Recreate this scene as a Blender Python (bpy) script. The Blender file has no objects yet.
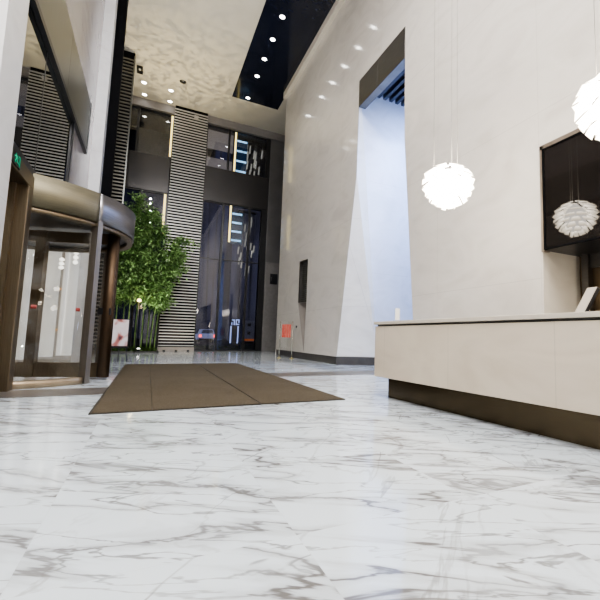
import bpy, bmesh, math, random
from mathutils import Vector, Matrix, geometry
random.seed(7)
S = bpy.context.scene
C = S.collection
PI = math.pi

# ------------------------------------------------------------------ materials
def nodes(name):
    m = bpy.data.materials.new(name); m.use_nodes = True
    nt = m.node_tree; nt.nodes.clear()
    out = nt.nodes.new('ShaderNodeOutputMaterial')
    return m, nt, out
def N(nt, t, **kw):
    n = nt.nodes.new(t)
    for k, v in kw.items():
        if hasattr(n, k): setattr(n, k, v)
    return n
def L(nt, a, b): nt.links.new(a, b)
def objco(nt, scale=(1, 1, 1), rot=(0, 0, 0)):
    tc = N(nt, 'ShaderNodeTexCoord'); mp = N(nt, 'ShaderNodeMapping')
    mp.inputs['Scale'].default_value = scale; mp.inputs['Rotation'].default_value = rot
    L(nt, tc.outputs['Object'], mp.inputs['Vector']); return mp.outputs['Vector']
def ramp(nt, fac, stops):
    r = N(nt, 'ShaderNodeValToRGB'); e = r.color_ramp.elements
    e[0].position, e[0].color = stops[0][0], (*stops[0][1], 1)
    e[1].position, e[1].color = stops[-1][0], (*stops[-1][1], 1)
    for p, c in stops[1:-1]:
        x = e.new(p); x.color = (*c, 1)
    L(nt, fac, r.inputs['Fac']); return r.outputs['Color']
def mathn(nt, op, a, b=None, c=None):
    n = N(nt, 'ShaderNodeMath', operation=op)
    for i, v in enumerate((a, b, c)):
        if v is None: continue
        if isinstance(v, (int, float)): n.inputs[i].default_value = v
        else: L(nt, v, n.inputs[i])
    return n.outputs[0]
def ramp_f(nt, fac, a=.42, b=.54, lo=.30, hi=1.):
    mr = nt.nodes.new('ShaderNodeMapRange'); nt.links.new(fac, mr.inputs[0])
    for i, v in enumerate((a, b, lo, hi)): mr.inputs[i + 1].default_value = v
    return mr.outputs[0]
def mixc(nt, fac, a, b, mode='MIX'):
    n = N(nt, 'ShaderNodeMix', data_type='RGBA', blend_type=mode)
    for i, v in ((0, fac), (6, a), (7, b)):
        if isinstance(v, (int, float)): n.inputs[i].default_value = v
        elif isinstance(v, tuple): n.inputs[i].default_value = (*v, 1)
        else: L(nt, v, n.inputs[i])
    return n.outputs[2]
def simple(name, col, rough=.5, metal=0, var=.12, scale=6, stretch=(1, 1, 1), spec=.5, emit=0, ecol=None, bump=0):
    m, nt, out = nodes(name); b = N(nt, 'ShaderNodeBsdfPrincipled')
    nz = N(nt, 'ShaderNodeTexNoise'); nz.inputs['Scale'].default_value = scale; nz.inputs['Detail'].default_value = 4
    L(nt, objco(nt, stretch), nz.inputs['Vector'])
    c = ramp(nt, nz.outputs['Fac'], [(.25, tuple(x * (1 - var) for x in col)), (.75, tuple(min(1, x * (1 + var)) for x in col))])
    L(nt, c, b.inputs['Base Color'])
    b.inputs['Roughness'].default_value = rough; b.inputs['Metallic'].default_value = metal
    b.inputs['Specular IOR Level'].default_value = spec
    if emit:
        b.inputs['Emission Color'].default_value = (*(ecol or col), 1); b.inputs['Emission Strength'].default_value = emit
    if bump:
        bp = N(nt, 'ShaderNodeBump'); bp.inputs['Strength'].default_value = bump; bp.inputs['Distance'].default_value = .01
        L(nt, nz.outputs['Fac'], bp.inputs['Height']); L(nt, bp.outputs[0], b.inputs['Normal'])
    L(nt, b.outputs[0], out.inputs[0]); return m
def emission(name, col, s, var=.06, scale=9):
    m, nt, out = nodes(name); e = N(nt, 'ShaderNodeEmission')
    nz = N(nt, 'ShaderNodeTexNoise'); nz.inputs['Scale'].default_value = scale; L(nt, objco(nt), nz.inputs['Vector'])
    L(nt, ramp(nt, nz.outputs['Fac'], [(.3, tuple(x * (1 - var) for x in col)), (.7, col)]), e.inputs[0])
    e.inputs[1].default_value = s; L(nt, e.outputs[0], out.inputs[0]); return m
def glass(name, tint=(.8, .82, .85), base=.06, edge=.6, rough=.01, gcol=(1, 1, 1)):
    """thin architectural pane: see-through tinted with reflection rising to grazing"""
    m, nt, out = nodes(name)
    t = N(nt, 'ShaderNodeBsdfTransparent'); t.inputs[0].default_value = (*tint, 1)
    g = N(nt, 'ShaderNodeBsdfGlossy'); g.inputs['Roughness'].default_value = rough; g.inputs[0].default_value = (*gcol, 1)
    lw = N(nt, 'ShaderNodeLayerWeight'); lw.inputs[0].default_value = .5
    p = mathn(nt, 'POWER', lw.outputs['Facing'], 3.0)
    f = mathn(nt, 'MULTIPLY_ADD', p, edge, base)
    mx = N(nt, 'ShaderNodeMixShader'); L(nt, f, mx.inputs[0]); L(nt, t.outputs[0], mx.inputs[1]); L(nt, g.outputs[0], mx.inputs[2])
    L(nt, mx.outputs[0], out.inputs[0]); return m

def floor_marble():
    m, nt, out = nodes('polished_white_marble'); b = N(nt, 'ShaderNodeBsdfPrincipled')
    tc = N(nt, 'ShaderNodeTexCoord'); sep = N(nt, 'ShaderNodeSeparateXYZ'); L(nt, tc.outputs['Object'], sep.inputs[0])
    T = 0.98
    ix = mathn(nt, 'FLOOR', mathn(nt, 'DIVIDE', mathn(nt, 'ADD', sep.outputs[0], .36), T)); iy = mathn(nt, 'FLOOR', mathn(nt, 'DIVIDE', mathn(nt, 'ADD', sep.outputs[1], .2), T))
    fx = mathn(nt, 'FRACT', mathn(nt, 'DIVIDE', mathn(nt, 'ADD', sep.outputs[0], .36), T)); fy = mathn(nt, 'FRACT', mathn(nt, 'DIVIDE', mathn(nt, 'ADD', sep.outputs[1], .2), T))
    cmb = N(nt, 'ShaderNodeCombineXYZ'); L(nt, ix, cmb.inputs[0]); L(nt, iy, cmb.inputs[1])
    wn = N(nt, 'ShaderNodeTexWhiteNoise', noise_dimensions='3D'); L(nt, cmb.outputs[0], wn.inputs['Vector'])
    off = N(nt, 'ShaderNodeVectorMath', operation='SCALE'); L(nt, wn.outputs['Color'], off.inputs[0]); off.inputs['Scale'].default_value = 23.
    def veins(rot, sc, warp, w0, w1, detail, seed):
        rm = N(nt, 'ShaderNodeMapping'); rm.inputs['Rotation'].default_value = (0, 0, rot); L(nt, tc.outputs['Object'], rm.inputs['Vector'])
        sm = N(nt, 'ShaderNodeMapping'); sm.inputs['Scale'].default_value = sc; sm.inputs['Location'].default_value = (seed, seed * 2, seed)
        L(nt, rm.outputs[0], sm.inputs['Vector'])
        ad = N(nt, 'ShaderNodeVectorMath', operation='ADD'); L(nt, sm.outputs[0], ad.inputs[0]); L(nt, off.outputs[0], ad.inputs[1])
        nz = N(nt, 'ShaderNodeTexNoise'); nz.inputs['Scale'].default_value = 1; nz.inputs['Detail'].default_value = detail
        nz.inputs['Distortion'].default_value = warp; nz.inputs['Roughness'].default_value = .5
        L(nt, ad.outputs[0], nz.inputs['Vector'])
        d = mathn(nt, 'ABSOLUTE', mathn(nt, 'SUBTRACT', nz.outputs['Fac'], .5))
        mr = N(nt, 'ShaderNodeMapRange', interpolation_type='SMOOTHSTEP'); L(nt, d, mr.inputs[0])
        mr.inputs[1].default_value = w0; mr.inputs[2].default_value = w1; mr.inputs[3].default_value = 1; mr.inputs[4].default_value = 0
        return mr.outputs[0]
    v1 = veins(.62, (.62, 2.5, 1), .5, .002, .016, 6, 3.1)
    v4 = veins(.48, (1.0, 3.8, 1), .7, .001, .016, 5, 14.2)
    v2 = veins(.62, (.62, 2.5, 1), .5, .0, .075, 6, 3.1)
    v3 = veins(-.8, (.6, 1.5, 1), .7, .001, .013, 6, 5.3)
    mk = N(nt, 'ShaderNodeTexNoise'); mk.inputs['Scale'].default_value = 1.3; mk.inputs['Detail'].default_value = 3
    ad2 = N(nt, 'ShaderNodeVectorMath', operation='ADD'); L(nt, tc.outputs['Object'], ad2.inputs[0]); L(nt, off.outputs[0], ad2.inputs[1]); L(nt, ad2.outputs[0], mk.inputs['Vector'])
    mr = N(nt, 'ShaderNodeMapRange'); L(nt, mk.outputs['Fac'], mr.inputs[0]); mr.inputs[1].default_value = .38; mr.inputs[2].default_value = .62
    a1 = mathn(nt, 'MULTIPLY', v1, mathn(nt, 'MULTIPLY_ADD', mr.outputs[0], .6, .4))
    a3 = mathn(nt, 'MULTIPLY', v3, mathn(nt, 'MULTIPLY', mr.outputs[0], .6))
    base = mixc(nt, mathn(nt, 'MULTIPLY', v2, .52), (.655, .72, .775), (.37, .385, .405))
    c = mixc(nt, mathn(nt, 'MULTIPLY', a1, .92), base, (.125, .115, .11))
    c = mixc(nt, mathn(nt, 'MULTIPLY', a3, .9), c, (.17, .155, .145))
    c = mixc(nt, mathn(nt, 'MULTIPLY', v4, mathn(nt, 'MULTIPLY_ADD', mr.outputs[0], -.45, .85)), c, (.17, .165, .165))
    # fine joints between the slabs
    e1 = mathn(nt, 'LESS_THAN', fx, .004); e2 = mathn(nt, 'LESS_THAN', fy, .004)
    j = mathn(nt, 'MAXIMUM', e1, e2)
    c = mixc(nt, mathn(nt, 'MULTIPLY', j, .15), c, (.45, .45, .46))
    L(nt, c, b.inputs['Base Color']); b.inputs['Roughness'].default_value = .085; b.inputs['IOR'].default_value = 1.52
    L(nt, b.outputs[0], out.inputs[0]); return m

def wall_marble(name, col, dark, rough=.12, joint=(2.6, 1.35), swap='YZ', zoff=0., spec=.5, jd=.12):
    m, nt, out = nodes(name); b = N(nt, 'ShaderNodeBsdfPrincipled')
    tc = N(nt, 'ShaderNodeTexCoord'); sep = N(nt, 'ShaderNodeSeparateXYZ'); L(nt, tc.outputs['Object'], sep.inputs[0])
    u = sep.outputs[1] if swap == 'YZ' else sep.outputs[0]
    nz = N(nt, 'ShaderNodeTexNoise'); nz.inputs['Scale'].default_value = .9; nz.inputs['Detail'].default_value = 7; nz.inputs['Distortion'].default_value = 1.2
    L(nt, objco(nt, (1, .7, 1.5), (.5, 0, 0)), nz.inputs['Vector'])
    c = ramp(nt, nz.outputs['Fac'], [(.3, dark), (.46, col), (.54, tuple(min(1, x * 1.03) for x in col)), (.75, dark)])
    ju = mathn(nt, 'LESS_THAN', mathn(nt, 'FRACT', mathn(nt, 'DIVIDE', mathn(nt, 'ADD', u, 40.), joint[0])), .010 / joint[0])
    jz = mathn(nt, 'LESS_THAN', mathn(nt, 'FRACT', mathn(nt, 'DIVIDE', mathn(nt, 'ADD', sep.outputs[2], 40. + zoff), joint[1])), .014 / joint[1])
    j = mathn(nt, 'MULTIPLY', mathn(nt, 'MAXIMUM', ju, jz), jd * 2)
    c = mixc(nt, j, c, tuple(x * .45 for x in col))
    L(nt, c, b.inputs['Base Color']); b.inputs['Roughness'].default_value = rough; b.inputs['Specular IOR Level'].default_value = spec
    L(nt, b.outputs[0], out.inputs[0]); return m

def brushed(name, col, rough=.3, stretch=(1, 1, 60), scale=4, var=.15):
    return simple(name, col, rough, 1.0, var, scale, stretch)

M = {}
M['floor'] = floor_marble()
M['wall'] = wall_marble('cream_marble_wall', (.69, .65, .60), (.63, .59, .54), .10, (2.6, 2.7), 'YZ', 1.37)
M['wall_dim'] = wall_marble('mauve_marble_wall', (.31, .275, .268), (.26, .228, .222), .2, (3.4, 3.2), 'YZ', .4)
M['pier'] = wall_marble('pale_marble_pier', (.74, .74, .75), (.68, .675, .685), .2, (9, 3.6), 'XZ', .9)
M['counter'] = wall_marble('beige_stone_panel', (.64, .56, .455), (.58, .495, .395), .3, (1.37, 5), 'YZ', 0, .4)
M['counter_top'] = simple('beige_stone_top', (.60, .54, .455), .25, 0, .06, 9)
M['groove'] = simple('dark_shadow_gap', (.03, .027, .022), .5)
M['bronze_kick'] = brushed('brushed_bronze_plinth', (.085, .066, .042), .25, (60, 1, 60), 3)
M['bronze'] = brushed('dark_bronze', (.22, .175, .12), .42, (40, 40, 1), 3)
M['bronze_olive'] = brushed('bronze_fascia', (.235, .212, .15), .55, (2, 2, 60), 2)  # olive bronze of the canopy fascia
M['brown_tube'] = brushed('brown_bronze_tube', (.10, .068, .045), .55, (40, 40, 1), 3)
M['steel'] = brushed('satin_steel', (.20, .205, .195), .28, (1, 60, 1), 3)
M['silver'] = brushed('silver_post', (.26, .235, .205), .5, (40, 40, 1), 3)
M['black'] = simple('black_metal', (.018, .018, .02), .3, 0, .2)
M['black_matte'] = simple('black_matte', (.005, .005, .006), .8, 0, .2, spec=.08)
M['dark_panel'] = simple('dark_grey_metal_panel', (.075, .072, .073), .24, .6, .05, .8, (1, 1, 2))
M['dark_base'] = simple('dark_grey_stone_base', (.06, .055, .052), .35, 0, .2)
M['ceil_dark'] = simple('navy_black_gloss_ceiling', (.012, .015, .03), .12, 0, .15)
M['ceil'] = simple('cream_plaster', (.66, .62, .55), .7, 0, .03, 1.5)
M['beam'] = simple('taupe_plaster_beam', (.22, .205, .20), .6, 0, .06)
M['slat'] = simple('pale_metal_slat', (.58, .57, .55), .35, .3, .06)
M['mat'] = None
M['header'] = brushed('gunmetal_header', (.15, .145, .14), .38, (1, 1, 30), 3)
M['blue_wall'] = wall_marble('blue_lit_marble_niche', (.66, .70, .80), (.60, .64, .74), .25, (3.2, 2.9), 'XZ', .6)  # blue of the cool light put into the marble colour
M['jamb'] = wall_marble('lit_marble_jamb', (.76, .745, .72), (.70, .68, .655), .25, (3.2, 2.7), 'YZ', 1.37)  # lighter marble colour carries the brighter light on this facet
M['beamblue'] = simple('navy_beam', (.02, .026, .05), .5)
M['screen'] = simple('black_glass_screen', (.012, .010, .009), .035, 0, .1, 2, spec=.5)
M['tvframe'] = simple('tan_metal_frame', (.30, .25, .20), .35, .6)
M['white'] = simple('white_acrylic', (.85, .84, .82), .3, 0, .03)
M['tablet_face'] = simple('pale_screen_face', (.40, .36, .31), .5, 0, .06, 3, emit=.0, ecol=(.9, .85, .78))
M['wire'] = simple('grey_steel_wire', (.45, .43, .40), .4, .5)
def petal_mat():
    m, nt, out = nodes('glowing_white_petal'); e = N(nt, 'ShaderNodeEmission'); at = N(nt, 'ShaderNodeAttribute', attribute_name='glow')
    L(nt, ramp(nt, at.outputs['Fac'], [(.3, (1, .86, .66)), (1, (1, .91, .78))]), e.inputs[0])
    L(nt, mathn(nt, 'MULTIPLY_ADD', mathn(nt, 'POWER', at.outputs['Fac'], 2.), 32., 8.), e.inputs[1]); L(nt, e.outputs[0], out.inputs[0]); return m
M['petal'] = petal_mat()
M['drop'] = emission('glowing_reflection_drop', (1, .97, .92), 4)
M['bulb'] = emission('glowing_bulb', (1, .94, .85), 14)
M['spot'] = emission('spotlight_lens', (1, .97, .92), 26)
M['spot_small'] = emission('small_spotlight_lens', (1, .97, .9), 25)
M['led'] = emission('warm_led', (1, .80, .28), 3.0)
M['blue_reflection'] = emission('cool_blue_reflection', (.45, .80, 1), 3.0, .5, 3)
M['dimblue_reflection'] = emission('dim_blue_reflection', (.02, .05, .09), 1, .3, 2)
M['led_orange'] = emission('warm_orange_led', (1, .58, .25), 1.3)
M['door_glass'] = glass('curved_door_glass', (.95, .95, .94), .04, .45)
M['facade_glass'] = glass('facade_glass', (.72, .74, .82), .07, .5)
M['mirror_glass'] = glass('mirror_glass', (.10, .10, .10), .50, .35, .01, (.86, .87, .88))
M['inner_wall'] = simple('warm_grey_glowing_stone', (.40, .37, .34), .5, 0, .1, 2, (3, 3, .4), emit=.20, ecol=(.80, .74, .68))  # vestibule light put into the stone as emission
M['inner_col'] = simple('glowing_reflection_column', (.72, .71, .70), .5, 0, .08, 2, (3, 3, .4), emit=.75, ecol=(.86, .85, .84))  # brightness of those reflections put in as emission
M['inner_dark'] = simple('shadowed_upper_room', (.10, .095, .09), .6, 0, .15)  # unlit look of the rooms put into the dark colour
M['inner_tan'] = simple('glowing_tan_room_wall', (.30, .26, .215), .6, 0, .1, emit=.42, ecol=(.55, .47, .38))  # room light put into the wall as emission
M['sill'] = simple('brown_bronze_threshold', (.32, .25, .17), .35, .6, .1)
M['band'] = simple('grey_brown_stone_band', (.115, .103, .094), .35, 0, .15)
M['soil_dark'] = simple('dark_planting_soil', (.02, .02, .016), .9)
M['pot_lamp'] = emission('garden_lamp_glow', (1, .76, .36), 9)
M['lamp_white'] = emission('uplight_glow', (1, .97, .9), 6)
M['green'] = emission('exit_green', (.03, .75, .38), .9)
M['exit_body'] = simple('black_sign_face', (.01, .014, .012), .3)
M['glyph_white'] = emission('exit_white', (.85, 1, .92), 1.4)
M['clear'] = glass('clear_acrylic', (.95, .95, .94), .04, .3)
M['sign_red'] = None
M['chrome'] = brushed('polished_post', (.62, .58, .50), .2, (30, 30, 1), 3)
M['asphalt'] = simple('night_asphalt', (.03, .03, .035), .6)
M['car_paint'] = simple('glowing_silver_blue_paint', (.45, .50, .70), .3, .2, .05, emit=.45, ecol=(.55, .6, .9))  # light on the car put into its paint as emission
M['car_glass'] = simple('faint_glow_car_window', (.05, .06, .09), .1, emit=.12, ecol=(.35, .4, .6))  # faint window glow put in as emission too
M['tyre'] = simple('black_tyre', (.01, .01, .01), .8)
M['tail'] = emission('red_tail_light', (1, .07, .05), 7)
M['pylon'] = simple('dark_pylon_face', (.05, .05, .08), .4)
M['pylon_light'] = emission('blue_white_sign_light', (.50, .62, 1), 1.7)
M['orange'] = emission('orange_streak_glow', (.75, .20, .05), .55)
M['hedge'] = None
M['stem'] = simple('bamboo_stem', (.16, .26, .08), .45, 0, .25, 5, (1, 1, 3))
M['rod'] = simple('gilded_glass_rod', (.60, .55, .42), .15, .7, .2, emit=.5, ecol=(.9, .85, .65))  # glints of the rods put in as emission
M['plaque'] = simple('grey_plaque', (.5, .48, .46), .5)

def leaf_mat(name, a, b, tr=.35):
    m, nt, out = nodes(name)
    g = N(nt, 'ShaderNodeNewGeometry')
    c = ramp(nt, g.outputs['Random Per Island'], [(0, a), (.7, b), (1, tuple(min(1, x * 1.5) for x in b))])
    d = N(nt, 'ShaderNodeBsdfDiffuse'); t = N(nt, 'ShaderNodeBsdfTranslucent'); gl = N(nt, 'ShaderNodeBsdfGlossy'); gl.inputs['Roughness'].default_value = .4
    L(nt, c, d.inputs[0]); L(nt, c, t.inputs[0])
    mx = N(nt, 'ShaderNodeMixShader'); mx.inputs[0].default_value = tr; L(nt, d.outputs[0], mx.inputs[1]); L(nt, t.outputs[0], mx.inputs[2])
    m2 = N(nt, 'ShaderNodeMixShader'); m2.inputs[0].default_value = .05; L(nt, mx.outputs[0], m2.inputs[1]); L(nt, gl.outputs[0], m2.inputs[2])
    L(nt, m2.outputs[0], out.inputs[0]); return m
M['leaf'] = leaf_mat('bamboo_leaf', (.07, .14, .04), (.27, .43, .17))
M['hedge'] = leaf_mat('hedge_leaf', (.02, .05, .012), (.08, .15, .03))

def mat_carpet():
    m, nt, out = nodes('brown_ribbed_carpet'); b = N(nt, 'ShaderNodeBsdfPrincipled')
    v = objco(nt, (1, 1, 1)); nz = N(nt, 'ShaderNodeTexNoise'); nz.inputs['Scale'].default_value = 90; nz.inputs['Detail'].default_value = 3; L(nt, v, nz.inputs['Vector'])
    n2 = N(nt, 'ShaderNodeTexNoise'); n2.inputs['Scale'].default_value = 1.2; L(nt, v, n2.inputs['Vector'])
    c = ramp(nt, nz.outputs['Fac'], [(.3, (.036, .027, .016)), (.7, (.118, .098, .070))])
    c = mixc(nt, .35, c, ramp(nt, n2.outputs['Fac'], [(.3, (.060, .047, .030)), (.7, (.092, .077, .056))]))
    L(nt, c, b.inputs['Base Color']); b.inputs['Roughness'].default_value = .95; b.inputs['Specular IOR Level'].default_value = .15
    bp = N(nt, 'ShaderNodeBump'); bp.inputs['Strength'].default_value = .6; bp.inputs['Distance'].default_value = .006
    L(nt, nz.outputs['Fac'], bp.inputs['Height']); L(nt, bp.outputs[0], b.inputs['Normal'])
    L(nt, b.outputs[0], out.inputs[0]); return m
M['mat'] = mat_carpet()
def night_building(name, col, lit, s, sc, seed):
    m, nt, out = nodes(name); b = N(nt, 'ShaderNodeBsdfPrincipled'); b.inputs['Roughness'].default_value = .8
    nz = N(nt, 'ShaderNodeTexNoise'); nz.inputs['Scale'].default_value = sc; nz.inputs['Detail'].default_value = 1
    v = objco(nt, (1.2, 1, .25)); L(nt, v, nz.inputs['Vector'])
    c = ramp(nt, nz.outputs['Fac'], [(.36, tuple(x * .35 for x in lit)), (.5, tuple(x * .7 for x in lit)), (.66, lit)])
    b.inputs['Base Color'].default_value = (*col, 1)
    L(nt, c, b.inputs['Emission Color']); b.inputs['Emission Strength'].default_value = s  # night light on the towers put in as dim emission
    L(nt, b.outputs[0], out.inputs[0]); return m
M['tower_a'] = night_building('night_tower_grey', (.05, .05, .06), (.085, .085, .125), 1, .35, 1)
M['tower_b'] = night_building('night_tower_blue', (.03, .03, .05), (.045, .05, .105), 1, .5, 2)
M['tower_c'] = night_building('night_tower_dark', (.02, .02, .03), (.035, .036, .055), 1, .6, 3)
def blotch(name, stops, sc, stretch):
    m, nt, out = nodes(name); b = N(nt, 'ShaderNodeBsdfPrincipled'); b.inputs['Roughness'].default_value = .4
    nz = N(nt, 'ShaderNodeTexNoise'); nz.inputs['Scale'].default_value = sc; nz.inputs['Detail'].default_value = 2; nz.inputs['Distortion'].default_value = .6
    L(nt, objco(nt, stretch), nz.inputs['Vector']); L(nt, ramp(nt, nz.outputs['Fac'], stops), b.inputs['Base Color'])
    L(nt, b.outputs[0], out.inputs[0]); return m
M['sign_red'] = blotch('red_print', [(.35, (.52, .05, .03)), (.65, (.72, .20, .15))], 12, (1, 3, .3))
M['poster'] = blotch('blurred_poster_print', [(.30, (.12, .05, .06)), (.41, (.55, .20, .17)), (.5, (.74, .64, .63)), (.7, (.84, .80, .80))], 2.3, (1.4, 1, .9))

# ------------------------------------------------------------------ mesh builder
class MB:
    def __init__(s): s.v = []; s.f = []; s.sm = set()
    def poly(s, pts):
        i = len(s.v); s.v += [Vector(p) for p in pts]; s.f.append(list(range(i, i + len(pts)))); return s
    def box(s, x0, x1, y0, y1, z0, z1, mtx=None):
        i = len(s.v)
        p = [Vector((x, y, z)) for z in (z0, z1) for x, y in ((x0, y0), (x1, y0), (x1, y1), (x0, y1))]
        if mtx: p = [mtx @ q for q in p]
        s.v += p
        s.f += [[i + a for a in q] for q in ((3, 2, 1, 0), (4, 5, 6, 7), (0, 1, 5, 4), (1, 2, 6, 5), (2, 3, 7, 6), (3, 0, 4, 7))]
        return s
    def bar(s, a, b, r, n=8, r2=None, smooth=True):
        a, b = Vector(a), Vector(b); d = (b - a).normalized(); r2 = r if r2 is None else r2
        u = d.cross(Vector((0, 0, 1)));
        if u.length < 1e-4: u = Vector((1, 0, 0))
        u.normalize(); w = d.cross(u); i = len(s.v)
        for p, q in ((a, r), (b, r2)):
            for k in range(n):
                t = 2 * PI * (k + .5) / n; s.v.append(p + (u * math.cos(t) + w * math.sin(t)) * q)
        for k in range(n):
            if smooth: s.sm.add(len(s.f))
            s.f.append([i + k, i + (k + 1) % n, i + n + (k + 1) % n, i + n + k])
        s.f.append([i + k for k in range(n)][::-1]); s.f.append([i + n + k for k in range(n)]); return s
    def path(s, pts, r, n=6, taper=1.):
        for k in range(len(pts) - 1):
            t0 = 1 + (taper - 1) * k / (len(pts) - 1); t1 = 1 + (taper - 1) * (k + 1) / (len(pts) - 1)
            s.bar(pts[k], pts[k + 1], r * t0, n, r * t1)
        return s
    def arc(s, cx, cy, r0, r1, a0, a1, z0, z1, n=40):
        """solid curved band between two radii"""
        i = len(s.v)
        for k in range(n + 1):
            t = a0 + (a1 - a0) * k / n; c, q = math.cos(t), math.sin(t)
            s.v += [Vector((cx + r * c, cy + r * q, z)) for r, z in ((r0, z0), (r1, z0), (r1, z1), (r0, z1))]
        for k in range(n):
            j = i + 4 * k
            for a in range(4):
                s.sm.add(len(s.f)) if a in (1, 3) else None
                s.f.append([j + a, j + (a + 1) % 4, j + 4 + (a + 1) % 4, j + 4 + a])
        s.f.append([i, i + 3, i + 2, i + 1]); e = i + 4 * n; s.f.append([e, e + 1, e + 2, e + 3]); return s
    def lathe(s, cx, cy, prof, n=24):
        i = len(s.v); m = len(prof)
        for k in range(n):
            t = 2 * PI * k / n
            s.v += [Vector((cx + r * math.cos(t), cy + r * math.sin(t), z)) for r, z in prof]
        for k in range(n):
            k2 = (k + 1) % n
            for a in range(m - 1):
                s.sm.add(len(s.f)); s.f.append([i + k * m + a, i + k2 * m + a, i + k2 * m + a + 1, i + k * m + a + 1])
        return s
    def sheet(s, outer, holes, X):
        """flat sheet in the plane x = X from (y, z) outlines"""
        loops = [[Vector((X, y, z)) for y, z in lp] for lp in [outer] + holes]
        flat = [p for lp in loops for p in lp]; i = len(s.v); s.v += flat
        for t in geometry.tessellate_polygon(loops): s.f.append([i + a for a in t])
        return s
    def prism_y(s, prof, y0, y1):
        i = len(s.v); n = len(prof)
        s.v += [Vector((x, y0, z)) for x, z in prof] + [Vector((x, y1, z)) for x, z in prof]
        for k in range(n): s.f.append([i + k, i + (k + 1) % n, i + n + (k + 1) % n, i + n + k])
        s.f.append([i + k for k in range(n)][::-1]); s.f.append([i + n + k for k in range(n)]); return s
    def xf(s, mtx):
        s.v = [mtx @ p for p in s.v]; return s

def wloc(o):
    p = Vector((0, 0, 0))
    while o: p += o.location; o = o.parent
    return p
def obj(name, mb, mat, parent=None, loc=None, bevel=0, normals=True):
    """one mesh object from world-space geometry, with its origin at its parent (or at loc)"""
    base = wloc(parent) if parent else Vector(loc or (0, 0, 0))
    me = bpy.data.meshes.new(name); me.from_pydata([tuple(p - base) for p in mb.v], [], mb.f); me.update()
    for k in mb.sm: me.polygons[k].use_smooth = True
    if normals:
        b = bmesh.new(); b.from_mesh(me); bmesh.ops.recalc_face_normals(b, faces=b.faces); b.to_mesh(me); b.free()
    me.materials.append(mat)
    o = bpy.data.objects.new(name, me); C.objects.link(o)
    if parent: o.parent = parent
    else: o.location = base
    if bevel:
        m = o.modifiers.new('bevel', 'BEVEL'); m.width = bevel; m.segments = 2; m.limit_method = 'ANGLE'
    return o
def tag(o, label=None, cat=None, group=None, kind=None):
    if label: o['label'] = label
    if cat: o['category'] = cat
    if group: o['group'] = group
    if kind: o['kind'] = kind
    return o
def thing(name, label, cat, loc, group=None):
    o = bpy.data.objects.new(name, None); C.objects.link(o); o.location = loc; o.empty_display_size = .1
    return tag(o, label, cat, group)
def copy_tree(o, parent=None):
    c = o.copy(); C.objects.link(c)
    if parent: c.parent = parent
    for ch in o.children: copy_tree(ch, c)
    return c
def struct(name, mb, mat, label=None, cat=None, parent=None, **k):
    o = obj(name, mb, mat, parent, **k)
    if not parent: tag(o, label, cat, None, 'structure')
    return o

ZC = 12.95          # lobby ceiling height
XW = 5.30           # right wall plane
XL = -1.72          # left facade plane
YF = 23.4           # glass facade plane

# ------------------------------------------------------------------ shell
struct('floor', MB().poly([(-6, -5, 0), (9, -5, 0), (9, 24, 0), (-6, 24, 0)]), M['floor'], 'polished white marble floor with grey veins and faint slab joints', 'floor')
ceil = struct('ceiling', MB().box(-2.6, 9, -5, 24, ZC, ZC + .2), M['ceil'], 'cream ceiling high above the lobby, dappled near the glass facade', 'ceiling')
struct('trim_1', MB().box(2.95, XW, -5, 20.6, ZC - .03, ZC + .05), M['ceil_dark'], 'glossy navy black ceiling panel carrying a row of spotlights', 'ceiling panel')
struct('trim_2', MB().box(5.13, XW + .1, -5, 18.95, 12.62, ZC - .035), simple('pale_ledge', (.72, .67, .60), .5, 0, .04), 'pale ledge along the top of the right wall', 'cornice')

# right wall: one sheet with the flared portal, the slot and the reception niche cut out
slot = [(15.93, 3.95), (14.93, 3.90), (14.93, 2.20), (15.02, .30), (15.06, .30), (15.93, 2.23)]
outer = [(18.95, .25), (18.95, ZC - .2), (-5, ZC - .2), (-5, 3.93), (4.17, 3.93), (4.17, .0), (7.55, 0), (7.70, 1.4), (8.15, 5.84), (8.17, 8.86),
         (10.73, 8.86), (10.79, 5.84), (11.9, .25)]
struct('wall_right', MB().sheet(outer, [slot], XW), M['wall'], 'tall polished cream marble wall on the right with a flared portal', 'wall')
# slot recess: frame, louvres, folded facet below
r = thing('louvred_vent', 'narrow dark louvred vent slot in the cream wall beside the red sign', 'vent', (XW, 15.4, 2.2))
mb = MB()
for k in range(20): mb.box(XW + .14, XW + .24, 14.93, 15.93, 2.24 + k * .085, 2.275 + k * .085)
obj('louvre', mb, simple('louvre_grey', (.12, .12, .11), .5), r)
mb = MB().box(XW + .3, XW + .33, 14.9, 15.97, 2.1, 4.0)
obj('backing', mb, M['black_matte'], r)
mb = MB().box(XW + .02, XW + .3, 15.93, 15.99, 2.2, 4.0).box(XW + .02, XW + .3, 14.87, 14.93, 2.2, 3.95).box(XW + .02, XW + .3, 14.9, 15.97, 3.93, 4.0)
obj('frame', mb, M['header'], r)
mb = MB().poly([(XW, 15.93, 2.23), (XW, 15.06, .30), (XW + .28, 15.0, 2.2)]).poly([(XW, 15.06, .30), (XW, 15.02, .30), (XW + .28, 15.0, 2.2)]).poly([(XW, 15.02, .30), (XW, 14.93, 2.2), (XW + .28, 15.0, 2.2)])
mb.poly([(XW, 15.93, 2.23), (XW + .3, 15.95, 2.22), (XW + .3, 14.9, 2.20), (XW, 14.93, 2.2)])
struct('trim_3', mb, simple('shade_coloured_stone', (.30, .27, .25), .4, 0, .05), 'folded stone facet coloured darker as shade under the vent slot', 'wall facet')  # recess shade put into the darker stone colour
# wall end return at the far end
struct('wall_right_return', MB().poly([(XW, 18.95, 0), (XW + 1.6, 18.95, 0), (XW + 1.6, 18.95, ZC), (XW, 18.95, ZC)]), M['wall'], 'end face of the right marble wall', 'wall')
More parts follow.
